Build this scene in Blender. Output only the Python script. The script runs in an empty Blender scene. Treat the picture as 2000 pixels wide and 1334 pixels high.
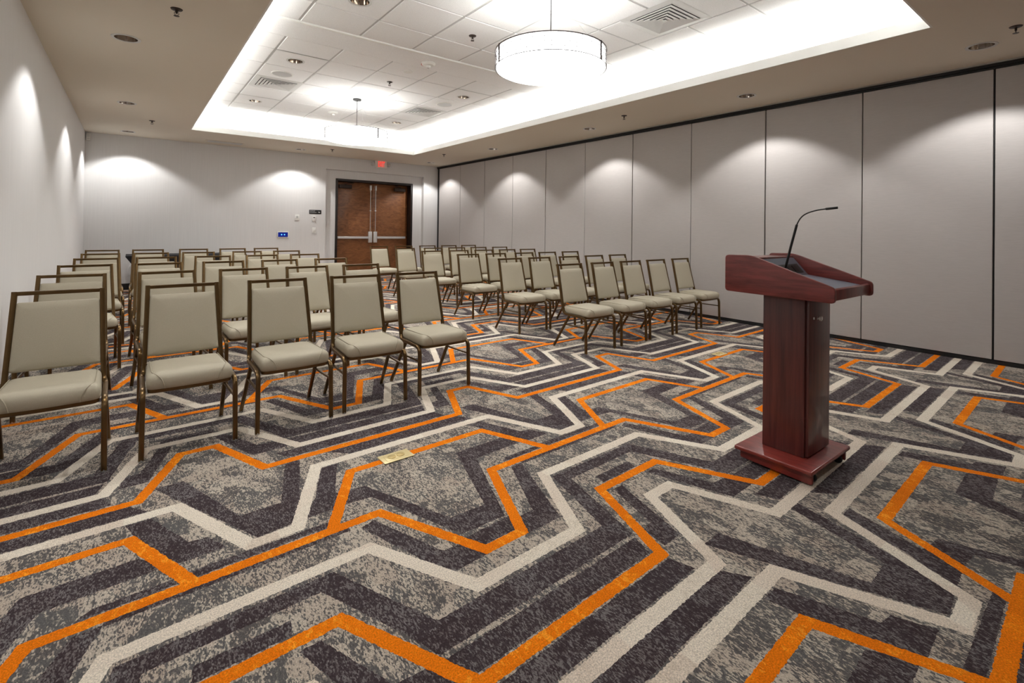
import bpy, bmesh, math, random
from math import sin, cos, pi, radians, sqrt, atan2
from mathutils import Vector, Matrix
rnd = random.Random(7)
SC = bpy.context.scene
COL = SC.collection
CAMH = 1.194

# ------------------------------------------------------------------ materials
def lin(c):
    return tuple((v/255/12.92 if v/255 <= .04045 else ((v/255+.055)/1.055)**2.4) for v in c) + (1,)

def mat(name, rgb=(200,200,200), rough=.6, metal=0., emit=None, estr=0., spec=.5, bump=None, vary=None):
    m = bpy.data.materials.new(name); m.use_nodes = True
    nt = m.node_tree; b = nt.nodes['Principled BSDF']
    b.inputs['Base Color'].default_value = lin(rgb)
    b.inputs['Roughness'].default_value = rough
    b.inputs['Metallic'].default_value = metal
    b.inputs['Specular IOR Level'].default_value = spec
    if emit:
        b.inputs['Emission Color'].default_value = lin(emit); b.inputs['Emission Strength'].default_value = estr
    tc = nt.nodes.new('ShaderNodeTexCoord')
    if vary:      # (scale xyz, amount) colour variation
        mp = nt.nodes.new('ShaderNodeMapping'); mp.inputs['Scale'].default_value = vary[0]
        nz = nt.nodes.new('ShaderNodeTexNoise'); nz.inputs['Scale'].default_value = 1; nz.inputs['Detail'].default_value = 4
        nt.links.new(tc.outputs['Object'], mp.inputs[0]); nt.links.new(mp.outputs[0], nz.inputs['Vector'])
        mr = nt.nodes.new('ShaderNodeMapRange'); mr.inputs[1].default_value = .3; mr.inputs[2].default_value = .7
        mr.inputs[3].default_value = 1-vary[1]; mr.inputs[4].default_value = 1+vary[1]
        nt.links.new(nz.outputs['Fac'], mr.inputs[0])
        mx = nt.nodes.new('ShaderNodeVectorMath'); mx.operation = 'SCALE'; mx.inputs[0].default_value = lin(rgb)[:3]
        nt.links.new(mr.outputs[0], mx.inputs['Scale']); nt.links.new(mx.outputs[0], b.inputs['Base Color'])
    if bump:      # (scale xyz, strength, distance)
        mp = nt.nodes.new('ShaderNodeMapping'); mp.inputs['Scale'].default_value = bump[0]
        nz = nt.nodes.new('ShaderNodeTexNoise'); nz.inputs['Scale'].default_value = 1; nz.inputs['Detail'].default_value = 3
        bp = nt.nodes.new('ShaderNodeBump'); bp.inputs['Strength'].default_value = bump[1]; bp.inputs['Distance'].default_value = bump[2]
        nt.links.new(tc.outputs['Object'], mp.inputs[0]); nt.links.new(mp.outputs[0], nz.inputs['Vector'])
        nt.links.new(nz.outputs['Fac'], bp.inputs['Height']); nt.links.new(bp.outputs[0], b.inputs['Normal'])
    return m

def wood(name, dark, light, scale, rough, coat=0., figure=.0, axis=2):
    m = bpy.data.materials.new(name); m.use_nodes = True
    nt = m.node_tree; b = nt.nodes['Principled BSDF']; N = nt.nodes.new; L = nt.links.new
    tc = N('ShaderNodeTexCoord'); mp = N('ShaderNodeMapping'); mp.inputs['Scale'].default_value = scale
    L(tc.outputs['Object'], mp.inputs[0])
    n1 = N('ShaderNodeTexNoise'); n1.inputs['Scale'].default_value = 1; n1.inputs['Detail'].default_value = 7; n1.inputs['Roughness'].default_value = .6
    n1.inputs['Distortion'].default_value = figure
    L(mp.outputs[0], n1.inputs['Vector'])
    cr = N('ShaderNodeValToRGB'); cr.color_ramp.elements[0].position = .3; cr.color_ramp.elements[0].color = lin(dark)
    cr.color_ramp.elements[1].position = .7; cr.color_ramp.elements[1].color = lin(light)
    L(n1.outputs['Fac'], cr.inputs[0]); L(cr.outputs[0], b.inputs['Base Color'])
    b.inputs['Roughness'].default_value = rough; b.inputs['Coat Weight'].default_value = coat; b.inputs['Coat Roughness'].default_value = .15
    return m

def carpet(name, stops, fleck, blotch, dens=.5, tint=(.93,.88,.87), bw=.36):
    """woven pile: blocky flecks of a second yarn colour, thicker in blotches"""
    m = bpy.data.materials.new(name); m.use_nodes = True
    nt = m.node_tree; b = nt.nodes['Principled BSDF']; N = nt.nodes.new; L = nt.links.new
    tc = N('ShaderNodeTexCoord')
    def mapped(s):
        mp = N('ShaderNodeMapping'); mp.inputs['Scale'].default_value = s; L(tc.outputs['Object'], mp.inputs[0]); return mp.outputs[0]
    def math_(op, a, c, clamp=False):
        n = N('ShaderNodeMath'); n.operation = op; n.use_clamp = clamp
        for i, v in enumerate((a, c)):
            if isinstance(v, (int, float)): n.inputs[i].default_value = v
            else: L(v, n.inputs[i])
        return n.outputs[0]
    # yarn flecks: box cells stretched along y
    v1 = N('ShaderNodeTexVoronoi'); v1.distance = 'CHEBYCHEV'; v1.inputs['Scale'].default_value = 1
    L(mapped(fleck), v1.inputs['Vector'])
    sep = N('ShaderNodeSeparateColor'); L(v1.outputs['Color'], sep.inputs[0])
    n1 = N('ShaderNodeTexNoise'); n1.inputs['Scale'].default_value = 1; n1.inputs['Detail'].default_value = 3
    L(mapped((fleck[0]*.28, fleck[1]*.3, 1)), n1.inputs['Vector'])
    v2 = N('ShaderNodeTexVoronoi'); v2.distance = 'CHEBYCHEV'; v2.inputs['Scale'].default_value = 1
    L(mapped(blotch), v2.inputs['Vector'])
    sep2 = N('ShaderNodeSeparateColor'); L(v2.outputs['Color'], sep2.inputs[0])
    a = math_('MULTIPLY', sep.outputs[0], .5)
    c = math_('MULTIPLY', n1.outputs['Fac'], .75)
    d = math_('MULTIPLY', sep2.outputs[0], bw)
    t = math_('ADD', math_('ADD', a, c), d)
    t = math_('SUBTRACT', t, dens)
    t = math_('MULTIPLY', t, 4.0, True)
    cr = N('ShaderNodeValToRGB')
    el = cr.color_ramp.elements
    el[0].position = stops[0][0]; el[0].color = lin(stops[0][1]); el[1].position = stops[-1][0]; el[1].color = lin(stops[-1][1])
    for p_, c_ in stops[1:-1]:
        e = el.new(p_); e.color = lin(c_)
    L(t, cr.inputs[0])
    # tuft brightness
    n2 = N('ShaderNodeTexNoise'); n2.inputs['Scale'].default_value = 1; n2.inputs['Detail'].default_value = 2
    L(mapped((230, 200, 1)), n2.inputs['Vector'])
    mr = N('ShaderNodeMapRange'); mr.inputs[1].default_value = .3; mr.inputs[2].default_value = .7; mr.inputs[3].default_value = .68; mr.inputs[4].default_value = 1.26
    L(n2.outputs['Fac'], mr.inputs[0])
    tm = N('ShaderNodeMix'); tm.data_type = 'RGBA'; tm.blend_type = 'MULTIPLY'; tm.inputs[0].default_value = 1
    tr_ = N('ShaderNodeMix'); tr_.data_type = 'RGBA'; tr_.inputs[6].default_value = (1.04,1.04,1.04,1); tr_.inputs[7].default_value = tint + (1,)
    L(sep2.outputs[1], tr_.inputs[0]); L(cr.outputs[0], tm.inputs[6]); L(tr_.outputs[2], tm.inputs[7])
    sc = N('ShaderNodeVectorMath'); sc.operation = 'SCALE'; L(tm.outputs[2], sc.inputs[0]); L(mr.outputs[0], sc.inputs['Scale'])
    L(sc.outputs[0], b.inputs['Base Color'])
    bp = N('ShaderNodeBump'); bp.inputs['Strength'].default_value = .5; bp.inputs['Distance'].default_value = .003
    L(n2.outputs['Fac'], bp.inputs['Height']); L(bp.outputs[0], b.inputs['Normal'])
    b.inputs['Roughness'].default_value = .95; b.inputs['Specular IOR Level'].default_value = .1
    return m

M = {}
M['wall'] = mat('wall_covering', (222,221,220), .85, bump=((25,25,220),.15,.002), spec=.2, vary=((60,60,3),.02))
M['wallv'] = mat('wall_covering_vertical', (222,221,220), .85, bump=((260,260,6),.25,.002), spec=.2, vary=((120,120,1.5),.03))
M['panel'] = mat('partition_fabric', (184,179,176), .95, bump=((120,60,420),.3,.002), spec=.1, vary=((40,12,160),.03))
M['soffit'] = mat('beige_paint', (226,218,203), .9, spec=.1, bump=((90,90,90),.05,.001))
M['tile'] = mat('acoustic_tile', (242,242,242), .95, spec=.1, bump=((170,170,170),.5,.004), vary=((140,140,140),.06))
M['grid'] = mat('grid_white', (196,196,195), .6)
M['cove'] = mat('white_paint', (240,240,236), .9, spec=.1)
M['black'] = mat('black_trim', (14,13,13), .5)
M['trimgrey'] = mat('grey_trim', (170,168,162), .6)
M['bronze'] = mat('bronze_metal', (104,82,52), .32, .85, vary=((14,14,14),.12))
M['fabric'] = mat('beige_vinyl', (178,170,150), .62, bump=((420,420,420),.35,.0015), spec=.35, vary=((300,300,300),.04))
M['piping'] = mat('beige_piping', (168,159,138), .6)
M['under'] = mat('black_seat_base', (22,20,18), .8)
M['glide'] = mat('clear_glide', (190,188,182), .25, .4)
M['frame'] = mat('dark_door_frame', (30,21,18), .45)
M['closer'] = mat('dark_bronze_closer', (62,50,44), .4, .4)
M['steel'] = mat('satin_steel', (226,226,226), .35, .55)
M['chrome'] = mat('chrome', (228,228,226), .25, .7)
M['reflector'] = mat('reflector_metal', (190,180,170), .12, 1.)
M['bulb'] = mat('lamp_lens', (150,120,100), .4, emit=(255,244,228), estr=3.)
M['bulbdark'] = mat('lamp_lens_dim', (90,62,52), .4, emit=(255,220,190), estr=.12)
M['whiteplastic'] = mat('white_plastic', (232,232,228), .45)
M['greyplastic'] = mat('grey_plastic', (190,190,190), .5)
M['lens'] = mat('lamp_head', (200,200,196), .3)
M['diff'] = mat('lit_diffuser', (250,250,248), .5, emit=(255,254,252), estr=2.8)
M['uplight'] = mat('added_uplight', (250,250,248), .5, emit=(255,254,252), estr=.75)  # weak glow added on the pendant tops to brighten the ceiling
M['cage'] = mat('dark_wire', (50,40,40), .4, .6)
M['rod'] = mat('black_cord', (20,20,20), .5)
M['brass'] = mat('brass_plate', (232,214,160), .35, .25)
M['darkbrass'] = mat('brass_cover', (205,182,124), .35, .3)
M['exitred'] = mat('exit_letters', (255,60,50), .5, emit=(255,50,40), estr=.5)
M['exitface'] = mat('exit_housing', (240,234,228), .5)
M['screen'] = mat('screen_dark', (5,12,40), .2, emit=(4,20,90), estr=.8)
M['screendot'] = mat('screen_dot', (90,170,255), .2, emit=(70,150,255), estr=1.6)
M['sign'] = mat('black_sign', (12,12,14), .5)
M['signtext'] = mat('sign_text', (225,225,225), .5)
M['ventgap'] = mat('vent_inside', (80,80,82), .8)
M['louver'] = mat('louver_white', (215,215,213), .5)
M['smokered'] = mat('red_mark', (200,40,40), .5)
M['cloth'] = mat('black_cloth', (20,20,24), .85, bump=((60,60,60),.2,.003))
M['rubber'] = mat('black_rubber', (15,15,15), .6)
M['grayin'] = mat('grey_laminate', (128,134,150), .42)
M['darkplate'] = mat('dark_plate', (62,66,68), .45)
M['jack'] = mat('black_port', (10,10,11), .4)
M['micblack'] = mat('mic_black', (12,12,12), .4)
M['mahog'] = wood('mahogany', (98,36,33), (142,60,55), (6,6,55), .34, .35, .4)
M['mahogx'] = wood('mahogany_flat', (98,32,27), (142,56,48), (40,7,7), .32, .4, .4)
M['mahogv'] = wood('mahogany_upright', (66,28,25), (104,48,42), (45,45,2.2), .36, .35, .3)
M['doorwood'] = wood('figured_cherry', (108,64,34), (150,98,58), (3.5,9,9), .42, .2, 2.2)
M['c_base'] = carpet('carpet_mottled', [(0,(184,174,160)),(.35,(165,156,144)),(.52,(126,121,116)),(1,(92,91,90))], (250,105,1), (13,9,1), .66)
M['c_dark'] = carpet('carpet_charcoal', [(0,(62,53,56)),(.5,(78,70,72)),(.75,(98,92,93)),(1,(114,110,110))], (280,120,1), (10,8,1), .64, bw=.16)
M['c_white'] = carpet('carpet_cream', [(0,(220,211,195)),(1,(206,196,179))], (160,90,1), (5,4,1), .9)
M['c_orange'] = carpet('carpet_orange', [(0,(230,122,14)),(.5,(238,136,22)),(1,(247,156,40))], (110,60,1), (9,7,1), .9)

# ------------------------------------------------------------------ mesh helper
class MB:
    def __init__(s): s.v = []; s.f = []; s.m = []
    def add(s, vs, fs, mi=0, T=None):
        o = len(s.v)
        for v in vs: s.v.append(tuple(T @ Vector(v)) if T else tuple(v))
        for f in fs: s.f.append([i+o for i in f]); s.m.append(mi)
        return s
    def box(s, x0, x1, y0, y1, z0, z1, mi=0, T=None):
        return s.add([(x0,y0,z0),(x1,y0,z0),(x1,y1,z0),(x0,y1,z0),(x0,y0,z1),(x1,y0,z1),(x1,y1,z1),(x0,y1,z1)],
              [(3,2,1,0),(4,5,6,7),(0,1,5,4),(1,2,6,5),(2,3,7,6),(3,0,4,7)], mi, T)
    def lathe(s, prof, n=32, mi=0, T=None, cap0=True, cap1=True):
        vs = []; fs = []
        for r, z in prof:
            for k in range(n): a = 2*pi*k/n; vs.append((r*cos(a), r*sin(a), z))
        for i in range(len(prof)-1):
            for k in range(n): k2 = (k+1) % n; fs.append((i*n+k, i*n+k2, (i+1)*n+k2, (i+1)*n+k))
        if cap0: fs.append(tuple(range(n))[::-1])
        if cap1: fs.append(tuple((len(prof)-1)*n+k for k in range(n)))
        return s.add(vs, fs, mi, T)
    def sweep(s, path, sec, mi=0, up=Vector((1,0,0)), closed=False, T=None):
        P = [Vector(p) for p in path]; n = len(sec); vs = []; fs = []
        for i, p in enumerate(P):
            if closed: t = (P[(i+1) % len(P)]-P[i-1])
            else:
                t = (P[min(i+1,len(P)-1)]-P[max(i-1,0)])
            t.normalize()
            a = up - t*up.dot(t)
            if a.length < 1e-4: a = Vector((0,0,1)) - t*t.z
            a.normalize(); b = t.cross(a)
            for u, w in sec: q = p + a*u + b*w; vs.append(tuple(q))
        R = len(P)
        for i in range(R if closed else R-1):
            j = (i+1) % R
            for k in range(n): k2 = (k+1) % n; fs.append((i*n+k, i*n+k2, j*n+k2, j*n+k))
        if not closed:
            fs.append(tuple(range(n))[::-1]); fs.append(tuple((R-1)*n+k for k in range(n)))
        return s.add(vs, fs, mi, T)
    def pad(s, outline, prof, mi=0, T=None):
        """rings of the outline scaled by (sx,sy) at height z, capped"""
        vs = []; fs = []; n = len(outline)
        for sx, sy, z in prof:
            for x, y in outline: vs.append((x*sx, y*sy, z))
        for i in range(len(prof)-1):
            for k in range(n): k2 = (k+1) % n; fs.append((i*n+k, i*n+k2, (i+1)*n+k2, (i+1)*n+k))
        fs.append(tuple(range(n))[::-1]); fs.append(tuple((len(prof)-1)*n+k for k in range(n)))
        return s.add(vs, fs, mi, T)
    def prism(s, poly, a0, a1, axis='x', mi=0, T=None):
        n = len(poly); f = (lambda a,p:(a,p[0],p[1])) if axis == 'x' else ((lambda a,p:(p[0],a,p[1])) if axis == 'y' else (lambda a,p:(p[0],p[1],a)))
        vs = [f(a0,p) for p in poly]+[f(a1,p) for p in poly]
        fs = [tuple(range(n))[::-1], tuple(range(n,2*n))]+[(k,(k+1)%n,(k+1)%n+n,k+n) for k in range(n)]
        return s.add(vs, fs, mi, T)
    def build(s, name, mats, parent=None, smooth=False, bevel=0, seg=2, loc=None, angle=35):
        me = bpy.data.meshes.new(name); me.from_pydata(s.v, [], s.f)
        if not isinstance(mats, (list, tuple)): mats = [mats]
        for m in mats: me.materials.append(m)
        me.polygons.foreach_set('material_index', s.m)
        bm = bmesh.new(); bm.from_mesh(me)
        bmesh.ops.recalc_face_normals(bm, faces=bm.faces)
        if bevel:
            ed = [e for e in bm.edges if len(e.link_faces) == 2 and e.calc_face_angle(0) > radians(25)]
            bmesh.ops.bevel(bm, geom=ed, offset=bevel, segments=seg, profile=.5, affect='EDGES', clamp_overlap=True)
        bm.to_mesh(me); bm.free()
        if smooth or bevel:
            me.polygons.foreach_set('use_smooth', [True]*len(me.polygons))
            me.set_sharp_from_angle(angle=radians(angle))
        ob = bpy.data.objects.new(name, me); COL.objects.link(ob)
        if parent: ob.parent = parent
        if loc: ob.location = loc
        return ob

def rsec(w, d, r=None, n=2):
    """rounded rectangle section"""
    r = r or min(w,d)*.3; o = []
    for cx, cy, a0 in ((w/2-r,d/2-r,0),(-w/2+r,d/2-r,90),(-w/2+r,-d/2+r,180),(w/2-r,-d/2+r,270)):
        for k in range(n+1): a = radians(a0+90*k/n); o.append((cx+r*cos(a), cy+r*sin(a)))
    return o
def csec(r, n=8): return [(r*cos(2*pi*k/n), r*sin(2*pi*k/n)) for k in range(n)]
def fillet(pts, rad, n=5):
    P = [Vector(p) for p in pts]; out = [P[0]]
    for i in range(1, len(P)-1):
        r = rad[i-1] if isinstance(rad, (list,tuple)) else rad
        a = (P[i-1]-P[i]); b = (P[i+1]-P[i]); r = min(r, a.length*.49, b.length*.49)
        A = P[i]+a.normalized()*r; B = P[i]+b.normalized()*r
        for k in range(n+1):
            t = k/n; out.append(A*(1-t)**2+P[i]*2*t*(1-t)+B*t*t)
    out.append(P[-1]); return out

def tag(o, label=None, cat=None, group=None, kind=None):
    if label: o['label'] = label
    if cat: o['category'] = cat
    if group: o['group'] = group
    if kind: o['kind'] = kind
    return o
def empty(name, loc=(0,0,0), rz=0, **k):
    o = bpy.data.objects.new(name, None); COL.objects.link(o); o.location = loc; o.rotation_euler = (0,0,rz)
    o.empty_display_size = .1
    return tag(o, **k)
CH = {}
def kids(o): return [c for c in COL.objects if c.parent == o]
def copy_tree(o, parent=None):
    c = o.copy(); COL.objects.link(c)
    if parent is not None: c.parent = parent
    for ch in tree[o]: tree.setdefault(c, []).append(copy_tree(ch, c))
    tree.setdefault(c, [])
    return c
tree = {}
def index_tree(o):
    tree[o] = [c for c in COL.objects if c.parent == o]
    for c in tree[o]: index_tree(c)

# ------------------------------------------------------------------ room shell
XL, XR, YB, YF = -.665, 6.366, 11.432, -2.6
ZS, ZT = 2.82, 3.230          # soffit, tile field
TX0, TX1, TY0, TY1 = .78, 4.92, 1.03, 9.93    # tray opening
CX0, CX1, CY0, CY1 = .64, 5.06, .90, 10.06    # cove back walls

# --- floor: carpet with its woven zigzag pattern, repeat 1.65 x 3.54 m
PX, PY, SH = 1.65, 1.77, .035
fl = MB()
fl.add([(XL,YF,0),(XR,YF,0),(XR,YB+.4,0),(XL,YB+.4,0)], [(0,1,2,3)], 0)
def clip(poly, x0, x1, y0, y1):
    def cut(ps, inside, inter):
        out = []
        for i in range(len(ps)):
            a = ps[i-1]; b = ps[i]
            if inside(b):
                if not inside(a): out.append(inter(a,b))
                out.append(b)
            elif inside(a): out.append(inter(a,b))
        return out
    for ax, lim, sgn in ((0,x0,1),(0,x1,-1),(1,y0,1),(1,y1,-1)):
        if not poly: return poly
        poly = cut(poly, lambda p: (p[ax]-lim)*sgn >= 0, lambda a,b: tuple(a[k]+(b[k]-a[k])*((lim-a[ax])/(b[ax]-a[ax])) for k in (0,1)))
    return poly
def rough_edge(pts, amp):
    out = []
    n = len(pts)
    for i in range(n):
        a = pts[i]; b = pts[(i+1) % n]
        d = math.hypot(b[0]-a[0], b[1]-a[1])
        step = .0075 if a[1] < 2.2 else .012 if a[1] < 3.2 else (.03 if a[1] < 5 else .2)
        k = max(1, int(d/step))
        for j in range(k):
            t = j/k
            out.append((a[0]+(b[0]-a[0])*t+rnd.uniform(-amp,amp), a[1]+(b[1]-a[1])*t+rnd.uniform(-amp,amp)))
    return out
def lay(poly, mi, z, sides=None):
    """poly in pattern space -> floor"""
    p = [(x, y+SH*x) for x, y in poly]
    p = clip(p, XL+.001, XR-.001, YF+.001, YB+.119)
    if len(p) < 3: return
    if min(q[1] for q in p) > 9 or max(q[1] for q in p) < -.2: amp = 0
    else: amp = .0021 if min(q[1] for q in p) < 3.5 else .001
    if amp and sides and len(p) == 4:
        def one(a, b):
            near = min(a[1], b[1]); step = .0075 if near < 2.2 else .012 if near < 3.2 else .03 if near < 5 else .2
            k = max(1, int(math.hypot(b[0]-a[0], b[1]-a[1])/step))
            return [a]+[(a[0]+(b[0]-a[0])*j_/k+rnd.uniform(-amp,amp), a[1]+(b[1]-a[1])*j_/k+rnd.uniform(-amp,amp)) for j_ in range(1, k)]+[b]
        p = one(p[0], p[1])+one(p[2], p[3])
    elif amp: p = rough_edge(p, amp)
    fl.add([(x,y,z) for x,y in p], [tuple(range(len(p)))], mi)
def ribbon(pts, w, mi, z):
    """mitred ribbon laid as one quad per segment"""
    n = len(pts); L = []; R = []
    for i in range(n):
        ds = []
        if i > 0: ds.append((pts[i][0]-pts[i-1][0], pts[i][1]-pts[i-1][1]))
        if i < n-1: ds.append((pts[i+1][0]-pts[i][0], pts[i+1][1]-pts[i][1]))
        ns = []
        for d in ds: l = math.hypot(*d); ns.append((-d[1]/l, d[0]/l))
        if len(ns) == 1: m = ns[0]; s = 1
        else:
            m = (ns[0][0]+ns[1][0], ns[0][1]+ns[1][1]); l = math.hypot(*m); m = (m[0]/l, m[1]/l)
            s = 1/max(.3, m[0]*ns[0][0]+m[1]*ns[0][1])
        h = w/2*s
        L.append((pts[i][0]+m[0]*h, pts[i][1]+m[1]*h)); R.append((pts[i][0]-m[0]*h, pts[i][1]-m[1]*h))
    # chunks of the outline so that n-gons stay small
    for i in range(n-1):
        lay([L[i], L[i+1], R[i+1], R[i]], mi, z, True)
DARK = [
 [(.77,.31),(.76,.42),(.87,.41),(1.06,-.05),(1.23,-.06),(1.385,.43),(1.69,.43),(1.76,.32),(1.44,.31),(1.25,-.18),(1.04,-.17),(.86,.30)],
 [(.74,1.88),(.80,1.90),(.93,1.56),(1.02,1.55),(1.06,1.44),(.89,1.44)],
 [(1.53,1.90),(1.60,1.90),(1.43,1.44),(1.25,1.44),(1.30,1.55),(1.37,1.55)],
 [(1.03,1.57),(1.07,1.49),(1.24,1.49),(1.27,1.58)],
 [(1.60,1.89),(2.35,1.89),(2.35,1.92),(1.60,1.92)],
 [(1.53,1.965),(1.57,2.0),(1.80,2.0),(1.82,1.965)],
 [(1.84,1.965),(1.82,2.01),(2.30,2.0),(2.32,1.965)],
 [(.76,.70),(.84,.70),(.74,.43),(.80,.42),(.77,.31),(.57,.31),(.66,.45)],
 [(.21,.97),(.37,.50),(.53,.50),(.63,.86),(.70,.86),(.56,.31),(.40,.30),(.20,.74),(.10,.97)],
 [(.62,1.01),(.66,.92),(1.60,.92),(1.57,1.01)],
 [(.84,.86),(.93,.77),(1.72,.77),(1.66,.86)],
 [(.70,1.16),(.74,1.07),(1.54,1.07),(1.57,1.16)],
 [(.70,1.18),(.66,1.29),(1.56,1.29),(1.58,1.18)],
 [(1.52,1.28),(1.63,1.70),(2.22,1.70),(2.41,1.28),(2.36,1.18),(2.16,1.63),(1.69,1.63),(1.58,1.18)],
 [(1.80,1.57),(2.05,1.57),(2.04,1.51),(1.79,1.51)],
 [(2.04,1.44),(2.10,1.44),(2.21,1.18),(2.30,1.17),(2.36,1.06),(2.17,1.06),(2.14,1.13)],
 [(1.78,1.44),(1.84,1.44),(1.73,1.06),(1.62,1.06),(1.64,1.17),(1.70,1.18)],
 [(1.65,.70),(1.73,.70),(1.84,.43),(1.90,.42),(1.95,.31),(1.77,.31),(1.72,.43)],
]
def zig(cyc, y0):
    """repeat the corner list (x within one period) across the room"""
    out = []
    for i in range(-3, 6):
        for x, y in cyc: out.append((x+PX*i, y+y0))
    return out
for j in range(-2, 7):
    y0 = PY*j; low = (j % 2 == 0)
    for i in range(-2, 5):
        for q_, poly in enumerate(DARK): lay([(x+PX*i, y+y0) for x, y in poly], 1, .00010+.000008*q_+.000004*(j % 2)+.000002*(i % 2))
    W_, O_ = 2, 3
    Z = {2: .00030, 3: .00036}
    ribbon(zig([(.745,.735),(1.82,.735),(2.02,.27),(2.19,.27)], y0), .056, 2, Z[2])                      # cream, wide run
    ribbon(zig([(.54,.885),(1.69,.885),(1.87,1.30),(2.03,1.30)], y0), .055 if low else .048, 2 if low else 3, Z[2] if low else Z[3])
    ribbon(zig([(.74,1.04),(1.57,1.04),(1.73,1.48),(2.17,1.48)], y0), .047 if low else .053, 3 if low else 2, Z[3] if low else Z[2])
    if low: ribbon(zig([(.935,1.335),(1.425,1.335),(1.61,1.745),(2.37,1.745)], y0), .055, 2, Z[2])
    else:   ribbon(zig([(.90,1.325),(1.39,1.33),(1.57,1.725),(2.34,1.725)], y0), .053, 2, Z[2])
    ribbon(zig([(.84,1.935),(1.065,1.465),(1.24,1.465),(1.43,1.935)], y0), .047, 3, Z[3])
    for i in range(-2, 5):
        ribbon([(x+PX*i, y+y0-PY) for x, y in ((.65,1.95),(.865,2.35),(1.66,2.35),(1.825,1.95))], .047, 3, .00042)
floor = fl.build('floor', [M['c_base'], M['c_dark'], M['c_white'], M['c_orange']]); tag(floor, kind='structure')

# --- walls
def wall(name, mb, m, **k): return tag(mb.build(name, m, **k), kind='structure')
wl = wall('wall_left', MB().box(XL-.12, XL, YF, YB+.12, 0, ZS+.55), M['wallv'])
RX0, RX1, RZ = 3.488, 5.962, 2.525      # door recess
DX0, DX1, DZ = 3.745, 5.70, 2.335
wb = MB()
wb.box(XL, RX0, YB, YB+.12, 0, ZS+.55); wb.box(RX1, XR+.1, YB, YB+.12, 0, ZS+.55); wb.box(RX0, RX1, YB, YB+.12, RZ, ZS+.55)
wb.box(RX0-.02, DX0+.02, YB+.12, YB+.36, 0, RZ+.1); wb.box(DX1-.02, RX1+.02, YB+.12, YB+.36, 0, RZ+.1); wb.box(DX0+.02, DX1-.02, YB+.12, YB+.36, DZ-.02, RZ+.1)
wall('wall_back', wb, M['wallv'])
wall('wall_front', MB().box(XL-.12, XR+.12, YF-.12, YF, 0, ZS+.55), M['wall'])
wr = wall('wall_right', MB().box(XR+.03, XR+.14, YF, YB, 0, ZS+.55), M['black'])
for k in range(-0, 14):
    y1 = 11.351 - k*1.0485; y0 = max(y1-1.0485, YF)
    if y1 <= YF: break
    g1 = .005 if k % 2 else .0075; g0 = .0075 if k % 2 else .005
    MB().box(XR, XR+.05, y0+g0, y1-g1, .042, 2.757).build('panel', M['panel'], wr, bevel=.003, seg=1)
MB().box(XR+.004, XR+.05, 11.358, YB, .0, 2.79).build('end_post', M['black'], wr)
tr = MB(); tr.box(XR-.012, XR+.06, YF, YB, 2.757, 2.772); tr.box(XR-.02, XR+.06, YF, YB, 2.778, 2.806); tr.box(XR, XR+.06, YF, YB, 2.77, 2.80)
tr.build('ceiling_track', M['black'], wr)
MB().box(XR-.035, XR+.06, YF, YB-.001, 2.807, 2.8199).build('track_trim', M['trimgrey'], wr)
MB().box(XR-.004, XR+.05, YF, YB, .002, .036).build('bottom_seal', M['rubber'], wr)
tag(MB().box(XL, XL+.012, YF, YB, .001, .115).build('baseboard_left', M['black']), kind='structure')
bb = MB(); bb.box(XL+.013, RX0, YB-.012, YB, .001, .115); bb.box(RX1, XR-.01, YB-.012, YB, .001, .115)
bb.box(RX0+.001, DX0-.001, YB+.108, YB+.12, .001, .115); bb.box(DX1+.001, RX1-.001, YB+.108, YB+.12, .001, .115)
tag(bb.build('baseboard_back', M['black']), kind='structure')

# --- ceiling: beige soffit around a raised tray with coves and acoustic tiles
LIGHTS_S = [(-.06,2.62),(-.06,5.45),(-.07,8.34),(-.07,10.89),(2.79,10.87),(5.82,10.81),(5.75,8.08),(5.75,5.43),(5.745,2.90),(5.73,.862),(-.06,-.2)]
LIGHTS_T = [(1.563,6.397),(1.557,8.862),(4.019,6.449),(4.019,8.853),(1.594,4.328)]
def bool_holes(mb, mats, spots, z, r, name, parent):
    base = mb.build(name+'_tmp', mats)
    cut = MB()
    for x, y in spots: cut.lathe([(r, z-.05), (r, z+.30)], 32, T=Matrix.Translation((x,y,0)))
    cu = cut.build('cutter_tmp', mats)
    md = base.modifiers.new('b', 'BOOLEAN'); md.operation = 'DIFFERENCE'; md.object = cu; md.solver = 'EXACT'
    dg = bpy.context.evaluated_depsgraph_get(); dg.update()
    me = bpy.data.meshes.new_from_object(base.evaluated_get(dg))
    ob = bpy.data.objects.new(name, me); me.name = name; COL.objects.link(ob)
    if parent: ob.parent = parent
    bpy.data.objects.remove(base); bpy.data.objects.remove(cu)
    return ob
so = MB()
T1 = .02
# a ring slab (beige)
so.add([(XL,YF,ZS),(XR,YF,ZS),(XR,YB,ZS),(XL,YB,ZS),(TX0,TY0,ZS),(TX1,TY0,ZS),(TX1,TY1,ZS),(TX0,TY1,ZS),
        (XL,YF,ZS+T1),(XR,YF,ZS+T1),(XR,YB,ZS+T1),(XL,YB,ZS+T1),(TX0,TY0,ZS+T1),(TX1,TY0,ZS+T1),(TX1,TY1,ZS+T1),(TX0,TY1,ZS+T1)],
       [(0,1,5,4),(1,2,6,5),(2,3,7,6),(3,0,4,7),(8,12,13,9),(9,13,14,10),(10,14,15,11),(11,15,12,8),
        (0,8,9,1),(1,9,10,2),(2,10,11,3),(3,11,8,0),(4,5,13,12),(5,6,14,13),(6,7,15,14),(7,4,12,15)])
ceil = bool_holes(so, [M['soffit']], LIGHTS_S, ZS, .084, 'ceiling', None); tag(ceil, kind='structure')
cv = MB()
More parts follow.
